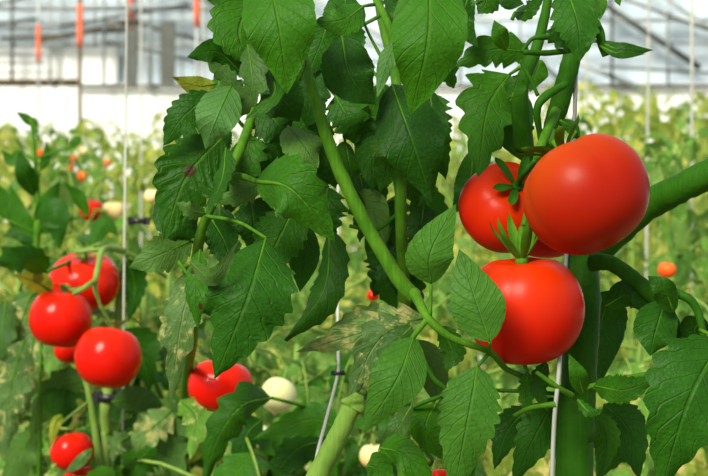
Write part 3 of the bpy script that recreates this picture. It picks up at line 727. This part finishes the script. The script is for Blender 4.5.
leaf(R, [(606, 306, .0), (632, 294, -.01), (656, 318, -.01)], 13, 'dark', 1.02, 'smooth')
leaf(R, [(666, 300, -.01), (656, 330, -.02), (650, 356, -.02)], 20, 'dark', 1.0, 'smooth')
leaf(R, [(674, 312, -.01), (664, 290, -.02), (648, 276, -.02)], 11, 'mid', .99, 'smooth')
leaf(R, [(704, 318, -.01), (694, 332), (698, 352)], 13, 'dark', 1.0, 'smooth')
leaf(R, [(722, 340, -.02), (690, 398, -.04), (660, 492, -.03)], 40, 'dark', .97, 'serrate', label='large dark leaf with brown spot at lower right', spots=((.22, -.9, .007),), stalk=[(700, 330, .0)])
leaf(R, [(594, 386), (624, 390, -.02), (657, 379, -.02)], 14, 'mid', .99, 'serrate', stalk=[(580, 392, .02)])
leaf(R, [(584, 394, -.02), (578, 376, -.03), (569, 354, -.03)], 8, 'mid', .99, 'smooth')
leaf(R, [(558, 398, .03), (536, 434, .02), (512, 486, .02)], 20, 'dark', 1.02, 'serrate')
leaf(R, [(530, 408, .05), (508, 430, .05), (494, 470, .05)], 16, 'dark', 1.05, 'serrate')
leaf(R, [(546, 362, .0), (538, 386, .0), (548, 412, .0)], 9, 'mid', 1.0, 'serrate')
leaf(R, [(528, 372, .0), (526, 396, .0), (530, 424, .0)], 8, 'mid', 1.0, 'lobed', stalk=[(522, 360, .0)])
leaf(R, [(604, 404, .06), (628, 430, .06), (640, 480, .06)], 20, 'dark', 1.06, 'serrate')
leaf(R, [(640, 410, .08), (620, 440, .08), (596, 480, .08)], 22, 'dark', 1.08, 'serrate')
leaf(R, [(594, 412, .03), (606, 440, .03), (600, 480, .03)], 14, 'mid', 1.05, 'serrate')
leaf(R, [(578, 400, -.02), (590, 412, -.03), (604, 410, -.03)], 5, 'mid', .98, 'lobed')
stemob(R, 'leaf_stalk', [(572, 396, -.01), (556, 386, -.02), (536, 372, -.02)], [3.5, 2.6, 2], 1.0, 'stem')
stemob(R, 'leaf_stalk', [(556, 404, -.02), (530, 408, -.01), (514, 416, 0)], [3, 2.4, 2], 1.0, 'stem')
stemob(R, 'leaf_stalk', [(470, 390, .06), (520, 391, .05), (560, 394, .03)], [2, 2.2, 2.2], 1.02, 'stemd')

tomato(586, 195, .97, 62, 'largest orange red tomato, in front at upper right of the group', 'orange', (-.42, .30, .80), .93, .055, 4, seed=21, spin=.6, stalk=[(553, 150, 1.03), (552, 130, 1.04)], cmat='stem')
tomato(524, 309, 1.0, 58, 'big red tomato hanging lowest of the three, partly behind a light green leaf', 'red', (-.06, -.12, 1), .98, .03, 5, seed=22, spin=.3, stalk=[(522, 228, 1.01)], sep=.42, lift=.9)
tomato(506, 207, 1.055, 47, 'red tomato behind, green star calyx facing out, left of the largest tomato', 'red', (.22, -.78, .56), .88, .03, 5, seed=23, spin=.2, stalk=[(526, 172, 1.01), (536, 160, 1.0)], sep=.72, lift=.25, cmat='stemd')
tomato(546, 232, 1.14, 32, 'red tomato almost hidden between the three big ones', 'red', calyx=False, seed=24)

# ------------------------------------------------------------------ fruit between the plants and far behind
E = midplant(215, 1.62, 395, 31, 'low tomato plant carrying the half hidden red tomato at lower left of centre', 6, ('bgmid', 'mid', 'grey'), .7, .8)
tomato(220, 386, 1.5, 33, 'red tomato half hidden under the large hanging leaf', 'bright', (.1, .2, 1), .84, .03, seed=31, stalk=[(224, 358, 1.55), (245, 345, 1.58)], cmat='steml', sep=.4)
leaf(E, [(272, 398), (242, 406, -.05), (217, 440, -.05), (202, 490, -.04)], 17, 'mid', 1.42, 'lobed', quilt=.14, stalk=[(330, 412, .06)], label='drooping scalloped leaf below the red tomato', curl=.3)
leaf(E, [(262, 420, .06), (246, 436, .05), (236, 480, .05)], 14, 'dark', 1.44, 'serrate')
leaf(E, [(340, 430), (310, 420), (252, 440)], 16, 'mid', 1.45, 'serrate')
leaf(E, [(330, 440, .05), (296, 450, .03), (262, 490, .03)], 18, 'dark', 1.45, 'serrate')
leaf(E, [(180, 400), (196, 420), (190, 460)], 14, 'bgmid', 1.48, 'lobed')
tomato(278, 395, 1.62, 18.5, 'smooth white green unripe tomato beside the half hidden red one', 'cream', (.3, .5, .9), .96, .01, seed=32, calyx=False)
tomato(258, 436, 1.66, 14, 'pale unripe tomato low behind the drooping scalloped leaf', 'cream', calyx=False, seed=33)
tomato(374, 456, 1.7, 15, 'cream tomato peeping out low behind the centre leaves', 'creamo', calyx=False, seed=34)
tomato(440, 476, 1.25, 9, 'tiny red tomato tip at the bottom edge below centre', 'red', calyx=False, seed=35)
tomato(540, 408, 1.7, 6, 'small orange tomato glimpsed left of the thick stem', 'far_orange', calyx=False, seed=36)
tomato(91, 210, 3.0, 12.5, 'orange red blurred tomato beside the cream one behind the left cluster', 'bright', (.1, -.3, 1), .9, .02, calyx=False, seed=37)
tomato(113.5, 211, 3.05, 12, 'cream unripe blurred tomato touching the white string', 'creamo', calyx=False, seed=38)
for i, (px, py, Y, r, m, lab) in enumerate((
 (82.5, 176, 4.2, 5.6, 'far_orange', 'small orange tomato far behind, above the blurred orange and cream pair'),
 (75, 159, 4.6, 4.5, 'far_orange', 'tiny orange tomato far behind at the foot of the post'),
 (83, 152, 4.7, 5, 'creamo', 'tiny pale orange tomato far behind, topmost under the post'),
 (70, 168, 4.4, 4, 'far_orange', 'tiny orange tomato far behind, lowest left of the small far trio'),
 (108, 163, 4.8, 4, 'far_orange', 'faint orange tomato far behind, left of the white string'),
 (41, 153, 5.0, 4, 'far_orange', 'faint orange tomato far behind above the dark shoots'),
 (152, 196, 2.6, 8, 'creamo', 'pale yellow blurred tomato left of the leaf with a dark spot'),
 (373, 295, 2.3, 6.5, 'bright', 'small red tomato seen between the centre stems'),
 (667, 270, 2.35, 9, 'far_orange', 'orange red blurred tomato at right above the arching stalk'),
 (337, 296, 2.5, 4, 'far_orange', 'tiny orange tomato left of the small red one between the stems'),
 (604, 250, 3.2, 5, 'creamo', 'faint cream tomato right of the largest tomato'))):
    tomato(px, py, Y, r, lab, m, (0, -.3, 1), .9, .02, calyx=False, seed=50+i)
